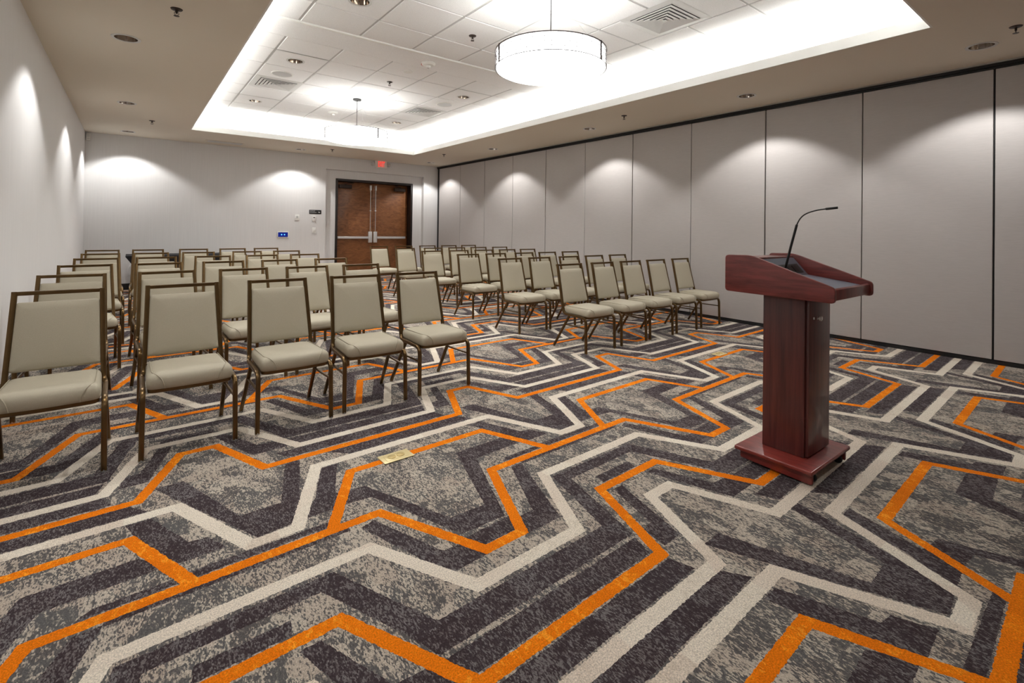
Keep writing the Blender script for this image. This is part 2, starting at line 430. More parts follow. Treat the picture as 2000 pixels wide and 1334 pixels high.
def ringwall(x0,x1,y0,y1,z0,z1,t):
    cv.box(x0-t,x0,y0-t,y1+t,z0,z1); cv.box(x1,x1+t,y0-t,y1+t,z0,z1); cv.box(x0,x1,y0-t,y0,z0,z1); cv.box(x0,x1,y1,y1+t,z0,z1)
ringwall(TX0+.003,TX1-.003,TY0+.003,TY1-.003,ZS-.0008,ZS+.092,.014)
MBc = cv.build('cove_lip', M['cove'], ceil)
cv = MB(); ringwall(CX0,CX1,CY0,CY1,ZS+.021,ZT+.04,.02)
cv.build('cove_wall', M['cove'], ceil)
# tiles: slabs dropping 7 mm below the grid, one mesh
T = .6096; X0 = 1.890; g = .011
ti = MB()
gx = sorted(set([CX0, CX1] + [v for p in LIGHTS_T for v in (p[0]-.086, p[0]+.086)]))
def grid_plane():
    # backing plane behind the tiles with square openings over the lamps
    ys = sorted(set([CY0, CY1] + [v for p in LIGHTS_T for v in (p[1]-.086, p[1]+.086)]))
    for a, b in zip(gx, gx[1:]):
        for c, d in zip(ys, ys[1:]):
            if any(abs((a+b)/2-p[0]) < .086 and abs((c+d)/2-p[1]) < .086 for p in LIGHTS_T): continue
            ti.add([(a,c,ZT+.007),(b,c,ZT+.007),(b,d,ZT+.007),(a,d,ZT+.007)], [(3,2,1,0)], 1)
grid_plane()
cols = [CX0] + [X0+T*i for i in range(-1, 6)] + [CX1]
rows_n = [5.135 if False else None]
rn = [y for y in [4.616+T*j for j in range(-6, 1)] if y > CY0+.05]
rn = [CY0]+rn+[5.13]
rf = [5.63]+[6.118+T*j for j in range(0, 7)]+[CY1]
def tiles(cs, rs):
    for a, b in zip(cs, cs[1:]):
        for c_, d_ in zip(rs, rs[1:]):
            hole = [p for p in LIGHTS_T if a < p[0] < b and c_ < p[1] < d_]
            if hole:
                hx, hy = hole[0]; x0, x1, y0, y1 = a+g, b-g, c_+g*.85, d_-g*.85; n = 32; vs = []; fs = []
                for k in range(n):
                    an = 2*pi*(k+.5)/n; cx_, cy_ = cos(an), sin(an)
                    tx = ((x1-hx) if cx_ > 0 else (x0-hx))/cx_; ty = ((y1-hy) if cy_ > 0 else (y0-hy))/cy_; t_ = min(tx, ty)
                    vs += [(hx+.084*cx_, hy+.084*cy_, ZT), (hx+cx_*t_, hy+cy_*t_, ZT), (hx+.084*cx_, hy+.084*cy_, ZT+.03)]
                for k in range(n):
                    q = (k+1) % n; fs += [(3*k,3*k+1,3*q+1,3*q), (3*k,3*q,3*q+2,3*k+2)]
                ti.add(vs, fs, 0)
                for sx_ in (x0, x1):
                    for sy_ in (y0, y1): 
                        k = min(range(n), key=lambda k: math.hypot(vs[3*k+1][0]-sx_, vs[3*k+1][1]-sy_) + (9 if (vs[3*k+1][0]-hx)*(sx_-hx) < 0 else 0))
                        near = sorted(range(n), key=lambda k: math.hypot(vs[3*k+1][0]-sx_, vs[3*k+1][1]-sy_))[:2]
                        ti.add([vs[3*near[0]+1], (sx_, sy_, ZT), vs[3*near[1]+1]], [(0,1,2)], 0)
                continue
            if b-a > .05 and d_-c_ > .05:
                x0, x1, y0, y1 = a+g, b-g, c_+g*.85, d_-g*.85
                ti.add([(x0,y0,ZT+.0075),(x1,y0,ZT+.0075),(x1,y1,ZT+.0075),(x0,y1,ZT+.0075),(x0+.004,y0+.004,ZT),(x1-.004,y0+.004,ZT),(x1-.004,y1-.004,ZT),(x0+.004,y1-.004,ZT)],
                       [(4,7,6,5),(0,1,5,4),(1,2,6,5),(2,3,7,6),(3,0,4,7),(0,3,2,1)], 0)
tiles(cols, rn); tiles(cols, rf)
ti.box(CX0, CX1, 5.155, 5.622, ZT-.004, ZT+.0072, 0)
tf = ti.build('acoustic_tiles', [M['tile'], M['grid']], ceil)
MB().box(CX0, CX1, 5.118, 5.156, ZT-.016, ZT+.006).build('divider_trim', M['cove'], ceil, bevel=.003)

# --- doors in the recess
tr1 = MB()
fy0, fy1 = YB+.095, YB+.345
tr1.box(DX0, DX0+.05, fy0, fy1, .001, DZ); tr1.box(DX1-.05, DX1, fy0, fy1, .001, DZ); tr1.box(DX0+.05, DX1-.05, fy0, fy1, DZ-.05, DZ)
tag(tr1.build('trim_1', M['frame'], bevel=.003), kind='structure')
YD = YB+.31
mid = (DX0+DX1)/2
for n, (a, b, side) in enumerate(((DX0+.052, mid-.003, 1), (mid+.003, DX1-.052, -1)), 1):
    d = MB().box(a, b, YD, YD+.03, .01, DZ-.052).build('door_%d' % n, M['doorwood'], bevel=.002); tag(d, kind='structure')
    e = b if side == 1 else a          # meeting edge
    h = a if side == 1 else b          # hinge edge
    q = MB(); q.box(min(h+side*.06, e-side*.11), max(h+side*.06, e-side*.11), YD-.062, YD-.028, .925, .98)
    q.box(h+side*.06-.012, h+side*.06+.012, YD-.03, YD, .93, .975)
    pb = q.build('panic_bar', M['steel'], d, bevel=.006)
    ex = e-side*.062
    MB().box(ex-.045, ex+.045, YD-.05, YD, .83, 1.10).build('latch_case', M['steel'], d, bevel=.006)
    MB().sweep([(ex,YD-.03,1.09),(ex,YD-.03,2.16)], csec(.0075,10)).build('vertical_rod', M['chrome'], d, smooth=True)
    MB().box(ex-.022, ex+.022, YD-.045, YD, 2.12, 2.24).build('top_latch', M['steel'], d, bevel=.005)
    MB().box(ex-.016, ex+.016, YD-.04, YD, 1.605, 1.625).build('rod_guide', M['steel'], d, bevel=.003)
    c0 = h+side*.08; c1 = c0+side*.30
    MB().box(min(c0,c1), max(c0,c1), YD-.07, YD, 2.13, 2.215).build('door_closer', M['closer'], d, bevel=.008)
    MB().sweep([(c0+side*.12,YD-.06,2.225),(c1+side*.02,YD-.13,2.262),(c0+side*.2,YD-.02,2.275)], rsec(.02,.008)).build('closer_arm', M['closer'], d)

# --- small things on the back wall
def frame_text(txt, size, mtl, name, parent, loc, ext=.002, align='CENTER', bold=0.):
    cu = bpy.data.curves.new(name, 'FONT'); cu.body = txt; cu.size = size; cu.extrude = ext; cu.align_x = align; cu.align_y = 'CENTER'; cu.offset = bold
    t = bpy.data.objects.new(name+'_t', cu); COL.objects.link(t)
    dg = bpy.context.evaluated_depsgraph_get(); dg.update()
    me = bpy.data.meshes.new_from_object(t.evaluated_get(dg)); bpy.data.objects.remove(t)
    me.materials.clear(); me.materials.append(mtl)
    o = bpy.data.objects.new(name, me); COL.objects.link(o); o.parent = parent; o.location = loc; o.rotation_euler = (pi/2,0,0)
    return o
ex = empty('exit_sign', (4.785, YB, 2.735), label='lit exit sign with red letters and two emergency lamp heads above the double doors', cat='exit sign')
MB().box(-.15,.15,-.05,0,-.092,.092).build('housing', M['exitface'], ex, bevel=.014, seg=3)
lt_ = frame_text('EXIT', .19, M['exitred'], 'letters', ex, (0,-.052,0), .002); lt_.scale = (.45,1,1)
for sx in (-1,1):
    lh = MB().lathe([(.036,-.05),(.04,-.01),(.03,.03),(.012,.045)], 20, T=Matrix.Translation((sx*.205,-.045,.0)) @ Matrix.Rotation(radians(75),4,'X')).build('lamp_head', M['lens'], ex, smooth=True)
    MB().box(min(sx*.15,sx*.18),max(sx*.15,sx*.18),-.04,-.012,-.014,.014).build('bracket', M['exitface'], ex, bevel=.003)
def plate(name, x, z, w, h, d, m, label, cat, b=.004):
    e = empty(name, (x, YB, z), label=label, cat=cat)
    MB().box(-w/2,w/2,-d,0,-h/2,h/2).build('plate', m, e, bevel=b)
    return e
p = plate('occupancy_sign', 3.262, 1.533, .262, .09, .006, M['sign'], 'small black occupancy sign with white lettering beside the door recess', 'sign', .001)
frame_text('MAXIMUM', .024, M['signtext'], 'lettering', p, (-.118,-.008,.02), .0005, 'LEFT')
frame_text('OCCUPANCY', .024, M['signtext'], 'lettering', p, (-.118,-.008,-.012), .0005, 'LEFT')
frame_text('94', .045, M['signtext'], 'number', p, (.083,-.008,-.008), .0005)
p = plate('thermostat', 3.236, 1.385, .08, .115, .02, M['whiteplastic'], 'small white wall thermostat directly under the black occupancy sign', 'thermostat')
MB().box(-.018,.018,-.0215,-.02,.01,.03).build('display', M['sign'], p)
p = plate('wall_switch', 3.240, 1.12, .09, .13, .01, M['whiteplastic'], 'white light switch on back wall, lowest of the column below the black sign', 'switch')
MB().box(-.02,.02,-.015,-.01,-.035,.035).build('rocker', M['whiteplastic'], p, bevel=.002)
p = plate('wall_control', 2.878, 1.400, .09, .13, .012, M['whiteplastic'], 'pale wall control plate standing alone left of the thermostat', 'wall control')
MB().box(-.018,.018,-.02,-.012,-.01,.035).build('button', M['greyplastic'], p, bevel=.002)
p = plate('touch_panel', 2.593, 1.022, .235, .135, .018, M['whiteplastic'], 'white framed touch panel with a glowing blue screen on the back wall', 'touch panel')
scn = MB().box(-.098,.098,-.0195,-.018,-.05,.05).build('screen', M['screen'], p)
for sx in (-.028,.03):
    MB().lathe([(.012,0),(.012,.001)], 16, T=Matrix.Translation((sx,-.0205,0)) @ Matrix.Rotation(pi/2,4,'X')).build('icon', M['screendot'], scn)
e = empty('wall_sensor', (XL+.045, YB, 2.73), label='small white motion sensor high in the corner of the left and back walls', cat='sensor')
MB().box(-.03,.03,-.045,0,-.065,.065).build('body', M['whiteplastic'], e, bevel=.01, seg=3)
for z in (-.03,.01,.03): MB().box(-.018,.018,-.047,-.045,z-.004,z+.004).build('slot', M['greyplastic'], e)

# --- black covered table at the back wall
tb = empty('covered_table', (.83, 10.75, 0), label='long table under a black stretch cloth, against the back wall behind the chairs', cat='table')
MB().box(-.90,.90,-.36,.36,.645,.67).build('table_top', M['cloth'], tb, bevel=.006)
sk = MB(); N_ = 12; rings = []
vs = []; fs = []
for i in range(N_+1):
    t = i/N_; z = .645*(1-t)+.02*t; ins = .22*sin(t*pi*.62)*1.0
    x = .895-ins; y = .355-ins*.45
    vs += [(-x,-y,z),(x,-y,z),(x,y,z),(-x,y,z)]
for i in range(N_):
    for k in range(4): k2 = (k+1) % 4; fs.append((4*i+k,4*i+k2,4*i+4+k2,4*i+4+k))
sk.add(vs, fs); sk.build('table_skirt', M['cloth'], tb, smooth=True, angle=50)
for sx in (-1,1):
    for sy in (-1,1):
        MB().lathe([(.014,.001),(.014,.62)], 12, T=Matrix.Translation((sx*.62,sy*.24,0))).build('leg', M['rubber'], tb, smooth=True)

# ------------------------------------------------------------------ ceiling fittings
def lamp_spot(parent, loc, power, size, blend, rad=.03):
    l = bpy.data.lights.new('downlight_lamp', 'SPOT'); l.energy = power; l.spot_size = radians(size); l.spot_blend = blend
    l.shadow_soft_size = rad; l.color = (1.,.99,.975)
    o = bpy.data.objects.new('downlight_lamp', l); COL.objects.link(o); o.parent = parent; o.location = loc
    return o
def downlight_proto():
    e = empty('recessed_downlight')
    tm = MB().lathe([(.083,.001),(.106,-.001),(.104,-.005),(.083,-.004)], 40, cap0=False, cap1=False); tm.build('trim_ring', M['louver'], e, smooth=True)
    MB().lathe([(.083,-.002),(.080,.02),(.066,.075),(.045,.115)], 40, cap0=False, cap1=False).build('reflector', M['reflector'], e, smooth=True)
    MB().lathe([(.045,.114),(.043,.100),(.025,.090),(.002,.088)], 24).build('bulb', M['bulb'], e, smooth=True)
    return e
dl = downlight_proto(); index_tree(dl)
DLL = ['recessed downlight in the beige soffit above the left wall, the one nearest the camera',
 'recessed downlight with a bright reflector, left soffit, second from the camera end',
 'recessed downlight halfway along the left soffit',
 'recessed downlight in the far left corner of the beige soffit',
 'recessed downlight in the back soffit above the wall left of the doors',
 'recessed downlight in the far right corner of the soffit, right of the exit sign',
 'recessed downlight in the right soffit, second from the far corner',
 'recessed downlight at the middle of the right soffit above the folding partition',
 'recessed downlight in the right soffit above the lectern',
 'recessed downlight in the right soffit, the one nearest the camera at the picture edge',
 'recessed downlight in the left soffit level with the camera']
first = True
for i, (x, y) in enumerate(LIGHTS_S):
    if i in (0, 10): pass
    o = dl if first else copy_tree(dl); first = False
    o.location = (x, y, ZS); tag(o, DLL[i], 'downlight', 'downlights in the beige soffit')
    lamp_spot(o, (0,0,-.012), 27, 116, .30)
TLL = ['dark recessed downlight in the left tile column, beside the round speaker grille',
 'dark recessed downlight in the left tile column, the farthest one',
 'dark recessed downlight in the right tile column, beyond the large drum pendant',
 'dark recessed downlight in the right tile column, the farthest one',
 'dark recessed downlight in the left tile column, cut by the top picture edge']
for i, (x, y) in enumerate(LIGHTS_T):
    o = copy_tree(dl); o.location = (x, y, ZT)
    for c in tree[o]:
        if c.name.startswith('bulb'):
            if i == 0: dimmesh = c.data.copy(); dimmesh.materials.clear(); dimmesh.materials.append(M['bulbdark'])
            c.data = dimmesh
    tag(o, TLL[i], 'downlight', 'downlights in the tiled tray')
    lamp_spot(o, (0,0,-.012), 40, 110, .6)
def sprinkler_proto():
    e = empty('sprinkler_head')
    MB().lathe([(.040,0),(.036,-.006),(.012,-.012),(.010,-.004)], 24, cap0=False).build('escutcheon', M['closer'], e, smooth=True)
    q = MB().lathe([(.008,-.006),(.007,-.034)], 12)
    q.sweep([(.008,0,-.02),(.016,0,-.034),(.004,0,-.05)], csec(.002,6)); q.sweep([(-.008,0,-.02),(-.016,0,-.034),(-.004,0,-.05)], csec(.002,6))
    q.build('frame', M['closer'], e, smooth=True)
    MB().lathe([(.019,-.051),(.019,-.053)], 16).build('deflector', M['closer'], e)
    return e
sp = sprinkler_proto(); index_tree(sp)
SPL = [((.246,4.469,ZS),'sprinkler head in the left soffit near the top left of the picture'),((.232,9.507,ZS),'sprinkler head in the left soffit near the far corner'),
 ((3.295,10.41,ZS),'sprinkler head in the back soffit above the doors'),((5.373,9.389,ZS),'sprinkler head in the right soffit near the far corner'),
 ((5.46,4.498,ZS),'sprinkler head in the right soffit, midway along the folding partition'),((5.394,.617,ZS),'sprinkler head in the right soffit at the right picture edge'),
 ((2.811,4.346,ZT),'sprinkler head in the tiles left of the large drum pendant'),((2.815,6.456,ZT),'sprinkler head in the tiles before the far drum pendant')]
for i, (l, t) in enumerate(SPL):
    o = sp if i == 0 else copy_tree(sp); o.location = l; tag(o, t, 'sprinkler', 'sprinkler heads')
# detectors and speakers
def detector(loc, r, label, red=False):
    e = empty('smoke_detector', loc, label=label, cat='smoke detector')
    MB().lathe([(r,0),(r*1.02,-.012),(r*.8,-.03),(r*.35,-.036),(r*.33,-.055),(r*.2,-.062)], 32).build('body', M['whiteplastic'], e, smooth=True)
    if red:
        MB().lathe([(r*.16,-.062),(r*.16,-.066)], 16).build('sensor_lens', M['greyplastic'], e)
        for a in (200,225,250): MB().box(-.012,.012,-.003,.003,-.022,-.018,T=Matrix.Rotation(radians(a),4,'Z') @ Matrix.Translation((0,-r*.98,0))).build('red_marking', M['smokered'], e)
detector((2.853,5.40,ZT-.004), .085, 'white ceiling strobe detector on the plain strip between the tiles', True)
detector((2.786,8.806,ZT), .085, 'white smoke detector in the tiles beyond the far drum pendant')
e = empty('ceiling_cover', (2.81,5.87,ZT), label='flat round white cover in the tiles beside the ceiling strobe', cat='ceiling cover')
MB().lathe([(.06,0),(.058,-.01),(.03,-.014)], 32).build('disc', M['whiteplastic'], e, smooth=True)
for i, (x, y, t) in enumerate(((1.558,7.048,'round white speaker grille in the left tile column beside the square diffuser'),(4.023,7.037,'round white speaker grille in the right tile column before the far diffuser'))):
    e = empty('ceiling_speaker', (x,y,ZT), label=t, cat='speaker', group='ceiling speakers')
    MB().lathe([(.118,-.006),(.128,-.010),(.135,-.004),(.135,0)], 48, cap0=False).build('rim', M['whiteplastic'], e, smooth=True)
    MB().lathe([(.118,-.007),(.118,-.004)], 48).build('grille', M['greyplastic'], e)
def diffuser(x, y, label):
    e = empty('air_diffuser', (x,y,ZT-.001), label=label, cat='air vent', group='square ceiling diffusers')
    q = MB(); H = .305
    def frame(a, b, za, zb):
        q.add([(-a,-a,za),(a,-a,za),(a,a,za),(-a,a,za),(-b,-b,zb),(b,-b,zb),(b,b,zb),(-b,b,zb),
               (-a,-a,za+.002),(a,-a,za+.002),(a,a,za+.002),(-a,a,za+.002),(-b,-b,zb+.002),(b,-b,zb+.002),(b,b,zb+.002),(-b,b,zb+.002)],
              [(k,(k+1)%4,(k+1)%4+4,k+4) for k in range(4)]+[(k+8,k+12,(k+1)%4+12,(k+1)%4+8) for k in range(4)])
    frame(H, .235, -.001, -.008); q.build('face_frame', M['louver'], e)
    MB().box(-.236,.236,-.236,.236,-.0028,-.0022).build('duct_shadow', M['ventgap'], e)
    for k, a in enumerate((.225,.182,.139,.096,.053)):
        q = MB(); frame(a, a-.036, -.017, -.005); frame(a+.0005, a, -.012, -.017); q.build('louver', M['louver'], e)
    MB().box(-.018,.018,-.018,.018,-.024,-.018).build('center_plate', M['louver'], e)
diffuser(4.004,2.82,'square white air diffuser right of the large drum pendant')
diffuser(1.60,7.60,'square white air diffuser in the left tile column')
diffuser(3.99,7.72,'square white air diffuser in the right tile column beside the far pendant')
e = empty('return_grille', (1.42,10.98,ZS), label='long white air return grille in the beige soffit by the back wall', cat='air vent')
MB().box(-.33,.33,-.12,.12,-.006,-.001).build('grille_frame', M['soffit'], e, bevel=.003)
for k in range(9): MB().box(-.29,.29,-.092+.021*k,-.078+.021*k,-.010,-.006).build('slat', M['louver'], e)

# --- drum pendants
def pendant_proto():
    e = empty('drum_pendant')
    zb, zt, R = 2.574-ZT, 2.720-ZT, .475
    r = R-.011
    MB().lathe([(.02,zb-.012),(r*.6,zb-.011),(r-.012,zb-.009),(r-.002,zb-.004),(r,zb+.006),(r,zt-.002)], 96, cap1=False).build('diffuser', M['diff'], e, smooth=True, angle=60)
    MB().lathe([(r,zt-.003),(r-.02,zt-.003)], 96).build('added_uplight_plate', M['uplight'], e)  # glowing plate added on top of the drum to lift the tiles above
    cg = MB()
    def ring(z, rad, rr):
        cg.sweep([(rad*cos(2*pi*k/96), rad*sin(2*pi*k/96), z) for k in range(96)], csec(rr,6), up=Vector((0,0,1)), closed=True)
    ring(zt, R, .0042); ring(zb+.002, R, .0034)
    H = (zt-zb)/4
    for i in (1,2,3): ring(zb+H*i, R, .0024)
    NB = 15
    for row in range(4):
        off = (.0,.5,.22,.74)[row]
        for k in range(NB):
            a = 2*pi*(k+off)/NB
            cg.sweep([(R*cos(a),R*sin(a),zb+H*row),(R*cos(a),R*sin(a),zb+H*(row+1))], csec(.0024,5))
    cg.build('wire_band', M['cage'], e, smooth=True)
    for a in (-1.73, .36, 2.46):
        T_ = Matrix.Rotation(a,4,'Z') @ Matrix.Translation((R+.002,0,0))
        q = MB(); q.box(-.003,.004,-.010,.010,zb,zt+.004,T=T_); q.build('band_clip', M['cage'], e, bevel=.001)
    MB().sweep([(0,0,zt),(0,0,-.02)], csec(.0045,8)).build('cord', M['rod'], e, smooth=True)
    for a in (.3,2.4,4.5): MB().sweep([(r*.9*cos(a),r*.9*sin(a),zt),(.03*cos(a),.03*sin(a),-.015)], csec(.0008,5)).build('wire', M['greyplastic'], e)
    MB().lathe([(.065,0),(.065,-.02),(.055,-.026)], 32).build('canopy', M['rod'], e, smooth=True)
    return e
pd = pendant_proto(); index_tree(pd)
pd.location = (2.83,3.14,ZT); pd.rotation_euler = (0,0,radians(25)); tag(pd, 'large glowing white drum pendant with a wire brick band, the nearer of the two', 'pendant lamp', 'drum pendants')
o = copy_tree(pd); o.location = (2.80,7.66,ZT); o.rotation_euler = (0,0,radians(30)); tag(o, 'glowing white drum pendant near the exit sign, the farther of the two', 'pendant lamp', 'drum pendants')

# --- cove lamps (hidden strips lying on the cove ledge)
def strip(x, y, lx, ly, power, rot):
    l = bpy.data.lights.new('cove_strip', 'AREA'); l.shape = 'RECTANGLE'; l.size = lx; l.size_y = ly; l.energy = power; l.color = (1,1,.995)
    o = bpy.data.objects.new('cove_strip', l); COL.objects.link(o); o.location = (x,y,ZS+.035); o.rotation_euler = rot
LY = TY1-TY0; LX = TX1-TX0
CW = 2.4
strip((CX0+TX0-.014)/2, (TY0+TY1)/2, .06, LY, CW*LY, (pi,0,0)); strip((CX1+TX1+.014)/2, (TY0+TY1)/2, .06, LY, CW*LY, (pi,0,0))
strip((TX0+TX1)/2, (CY1+TY1+.014)/2, LX, .06, CW*LX, (pi,0,0)); strip((TX0+TX1)/2, (CY0+TY0-.014)/2, LX, .06, CW*LX, (pi,0,0))

# ------------------------------------------------------------------ floor boxes
def floor_box(x, y, rz, label, covers):
    e = empty('floor_outlet', (x,y,.002), rz, label=label, cat='floor outlet', group='brass floor outlets')
    MB().box(-.083,.083,-.047,.047,0,.004).build('plate', M['brass'], e, bevel=.0015)
    MB().box(-.06,.06,-.030,.030,.004,.0055).build('inner_plate', M['brass'], e, bevel=.001)
    for sx in covers:
        MB().lathe([(.021,.0055),(.021,.0085),(.018,.0095)], 28, T=Matrix.Translation((sx,0,0))).build('outlet_cover', M['darkbrass'], e, smooth=True)
floor_box(1.108, 2.390, radians(1.5), 'brass floor outlet plate with two round covers on the carpet in the foreground', (-.024,.026))
floor_box(4.575, 2.555, radians(1.5), 'small shiny brass floor outlet near the partition, left of the lectern', (-.024,.026))

# ------------------------------------------------------------------ chairs (front faces -y)
def chair_proto():
    e = empty('banquet_chair')
    S = rsec(.024,.024,.006)
    fab, br = M['fabric'], M['bronze']
    top = Vector((.172,.230,.828)); joint = Vector((.188,.120,.385))
    for sx in (-1,1):
        path = fillet([(sx*.2095,-.222,.006),(sx*.2065,-.212,.345),(sx*.198,.080,.350),(sx*.190,.112,.372),(joint.x*sx,joint.y,joint.z+.02)], [.055,.02,.02], 6)
        lg = MB().sweep(path, S, up=Vector((1,0,0))).build('leg', br, e, smooth=True)
        MB().lathe([(.0125,0),(.0125,.011)], 12, T=Matrix.Translation((sx*.2095,-.222,0))).build('foot_glide', M['glide'], lg)
        path = [(sx*.1975,.020,.338),(sx*.2095,.228,.006)]
        lg = MB().sweep(path, rsec(.022,.022,.006), up=Vector((1,0,0))).build('leg', br, e, smooth=True)
        MB().lathe([(.0125,0),(.0125,.011)], 12, T=Matrix.Translation((sx*.2095,.228,0))).build('foot_glide', M['glide'], lg)
        MB().sweep([(sx*.206,-.214,.245),(sx*.201,.079,.245)], rsec(.015,.012,.004), up=Vector((1,0,0))).build('stretcher', br, e, smooth=True)
    bf = MB()
    sq = [(.011,.010),(-.011,.010),(-.011,-.010),(.011,-.010)]
    for sx in (-1,1):
        bf.sweep([(sx*joint.x,joint.y,joint.z),(sx*top.x,top.y,top.z+.011)], rsec(.023,.022,.004), up=Vector((1,0,0)))
    bf.sweep([(-top.x-.0115,top.y,top.z+.002),(top.x+.0115,top.y,top.z+.002)], rsec(.020,.022,.003), up=Vector((0,0,1)))
    bf.build('back_frame', br, e, smooth=True)
    # seat pan
    def outline(wf, wb, d0, d1, r=.035, bow=.012):
        pts = []
        cs = [(-wf+r,d0+r,180,270),(wf-r,d0+r,270,360),(wb-r,d1-r,0,90),(-wb+r,d1-r,90,180)]
        for ci, (cx,cy,a0,a1) in enumerate(cs):
            for k in range(5):
                a = radians(a0+(a1-a0)*k/4); pts.append((cx+r*cos(a), cy+r*sin(a)))
            if ci == 0:
                for k in range(1,8): t = k/8; pts.append((-wf+r+(2*wf-2*r)*t, d0-bow*sin(pi*t)))
            if ci == 1:
                for k in range(1,5): t = k/5; pts.append((wf+(wb-wf)*t, d0+r+(d1-d0-2*r)*t))
            if ci == 2:
                for k in range(1,6): t = k/6; pts.append((wb-r-(2*wb-2*r)*t, d1))
            if ci == 3:
                for k in range(1,5): t = k/5; pts.append((-wb-(wf-wb)*t, d1-r-(d1-d0-2*r)*t))
        return pts
    oc = -.045    # outline centre in y
    Tm = Matrix.Translation((0,oc,0))
    pn = MB().pad(outline(.188,.176,-.180,.175,.03,.008), [(.97,.97,.332),(1,1,.336),(1,1,.352),(.98,.98,.356)], T=Tm)
    pn.build('seat_frame', br, e, smooth=True)
    st = MB().pad(outline(.193,.180,-.192,.178), [(.94,.94,.352),(.985,.985,.355),(1.005,1.005,.368),(1.01,1.01,.386),(1.0,1.0,.402),(.965,.965,.415),(.90,.90,.424),(.78,.78,.430),(.6,.6,.434),(.35,.35,.437),(.12,.12,.438)], T=Tm)
    seat = st.build('seat', fab, e, smooth=True, angle=80)
    for sx in (-1,1):
        pp = MB()
        path = fillet([(sx*.165,.10,.4262),(sx*.168,-.08,.4265),(sx*.168,-.172,.4268),(sx*.150,-.222,.4245),(sx*.133,-.246,.409),(sx*.124,-.2535,.388),(sx*.118,-.2505,.359)], .02, 4)
        pp.sweep(path, csec(.0024,6), up=Vector((0,0,1)))
        pp.build('piping', M['piping'], seat, smooth=True)
    # back cushion, tilted with the posts
    d = (top-joint); ang = atan2(d.y, d.z)
    z0, z1 = .446, .786
    def at(z): t = (z-joint.z)/(top.z-joint.z); return joint.y+d.y*t, joint.x+(top.x-joint.x)*t
    H = (z1-z0)/2/cos(ang); yb, xb = at(z0); yt, xt = at(z1)
    wb, wt = xb-.0085, xt-.0085
    pts = outline(wb, wt, -H, H, .012, .0)
    pts = [(x, y) for x, y in pts]
    prof = [(.15,.15,-.018),(.5,.5,-.0175),(.85,.88,-.0165),(.955,.96,-.013),(.99,.99,-.006),(.99,.99,.006),(.965,.97,.014),(.90,.93,.0185),(.7,.75,.0225),(.4,.45,.025),(.12,.12,.026)]
    # local: x lateral, y up the back, z = depth -> front is -y world
    Tb = Matrix.Translation((0,(yb+yt)/2,(z0+z1)/2)) @ Matrix.Rotation(-ang,4,'X') @ Matrix.Rotation(pi/2,4,'X')
    bc = MB().pad(pts, prof, T=Tb).build('backrest', fab, e, smooth=True, angle=80)
    return e
ch = chair_proto(); index_tree(ch)
CL = [[(-.295,3.3,-.5),(.259,3.319,1.5),(.79,3.337,1.5),(1.311,3.356,-1.8),(1.834,3.374,1.5)],
[(-.325,4.344,-2.),(.246,4.363,5.),(.763,4.381,3.5),(1.268,4.399,2.2),(1.776,4.417,3.8)],
[(-.288,5.389,4.5),(.23,5.407,5.),(.75,5.426,3.2),(1.281,5.444,5.),(1.815,5.463,2.)],
[(-.269,6.435,2.2),(.227,6.453,0.),(.755,6.472,-2.2),(1.293,6.49,.5),(1.809,6.508,2.5)],
[(-.277,7.48,2.),(.208,7.497,.2),(.711,7.515,-1.5),(1.284,7.535,-3.8),(1.821,7.554,-.2)],
[(-.298,8.524,2.),(.2,8.542,.5),(.744,8.561,-1.5),(1.288,8.579,5.),(1.763,8.596,2.8)]]
CR = [[(3.676,3.509,.3),(4.214,3.527,1.1),(4.725,3.545,-.1),(5.248,3.564,.3),(5.805,3.583,-.5)],
[(3.71,4.58,1.1),(4.202,4.597,.3),(4.752,4.616,1.1),(5.273,4.634,.7),(5.804,4.653,-.5)],
[(3.783,5.652,1.1),(4.281,5.67,1.1),(4.838,5.689,1.5),(5.332,5.707,.3),(5.858,5.725,-1.7)],
[(3.783,6.722,-.5),(4.293,6.74,-.5),(4.804,6.758,-1.3),(5.337,6.777,1.9),(5.825,6.794,1.9)],
[(3.845,7.794,1.9),(4.396,7.814,-1.7),(4.923,7.832,.7),(5.428,7.85,-.9),(5.964,7.869,-.9)],
[(3.807,8.863,2.7),(4.317,8.881,-1.7),(4.862,8.9,-.5),(5.387,8.919,-.1),(5.89,8.936,-1.7)]]
ROW = ['front row', 'second row', 'third row', 'fourth row', 'fifth row', 'back row']
PL = ['next to the left wall', 'second from the left wall', 'middle of five', 'second from the aisle', 'on the aisle']
PR = ['on the aisle', 'second from the aisle', 'middle of five', 'second from the grey partition', 'next to the grey partition']
first = True
for blk, C_, pos in (('left', CL, PL), ('right', CR, PR)):
    for i, row in enumerate(C_):
        for j, (x, y, a) in enumerate(row):
            o = ch if first else copy_tree(ch); first = False
            o.location = (x, y, .0022); o.rotation_euler = (0,0,radians(a))
            tag(o, 'beige banquet chair, %s block, %s, %s' % (blk, ROW[i], pos[j]), 'chair', 'banquet chairs in the %s block' % blk)

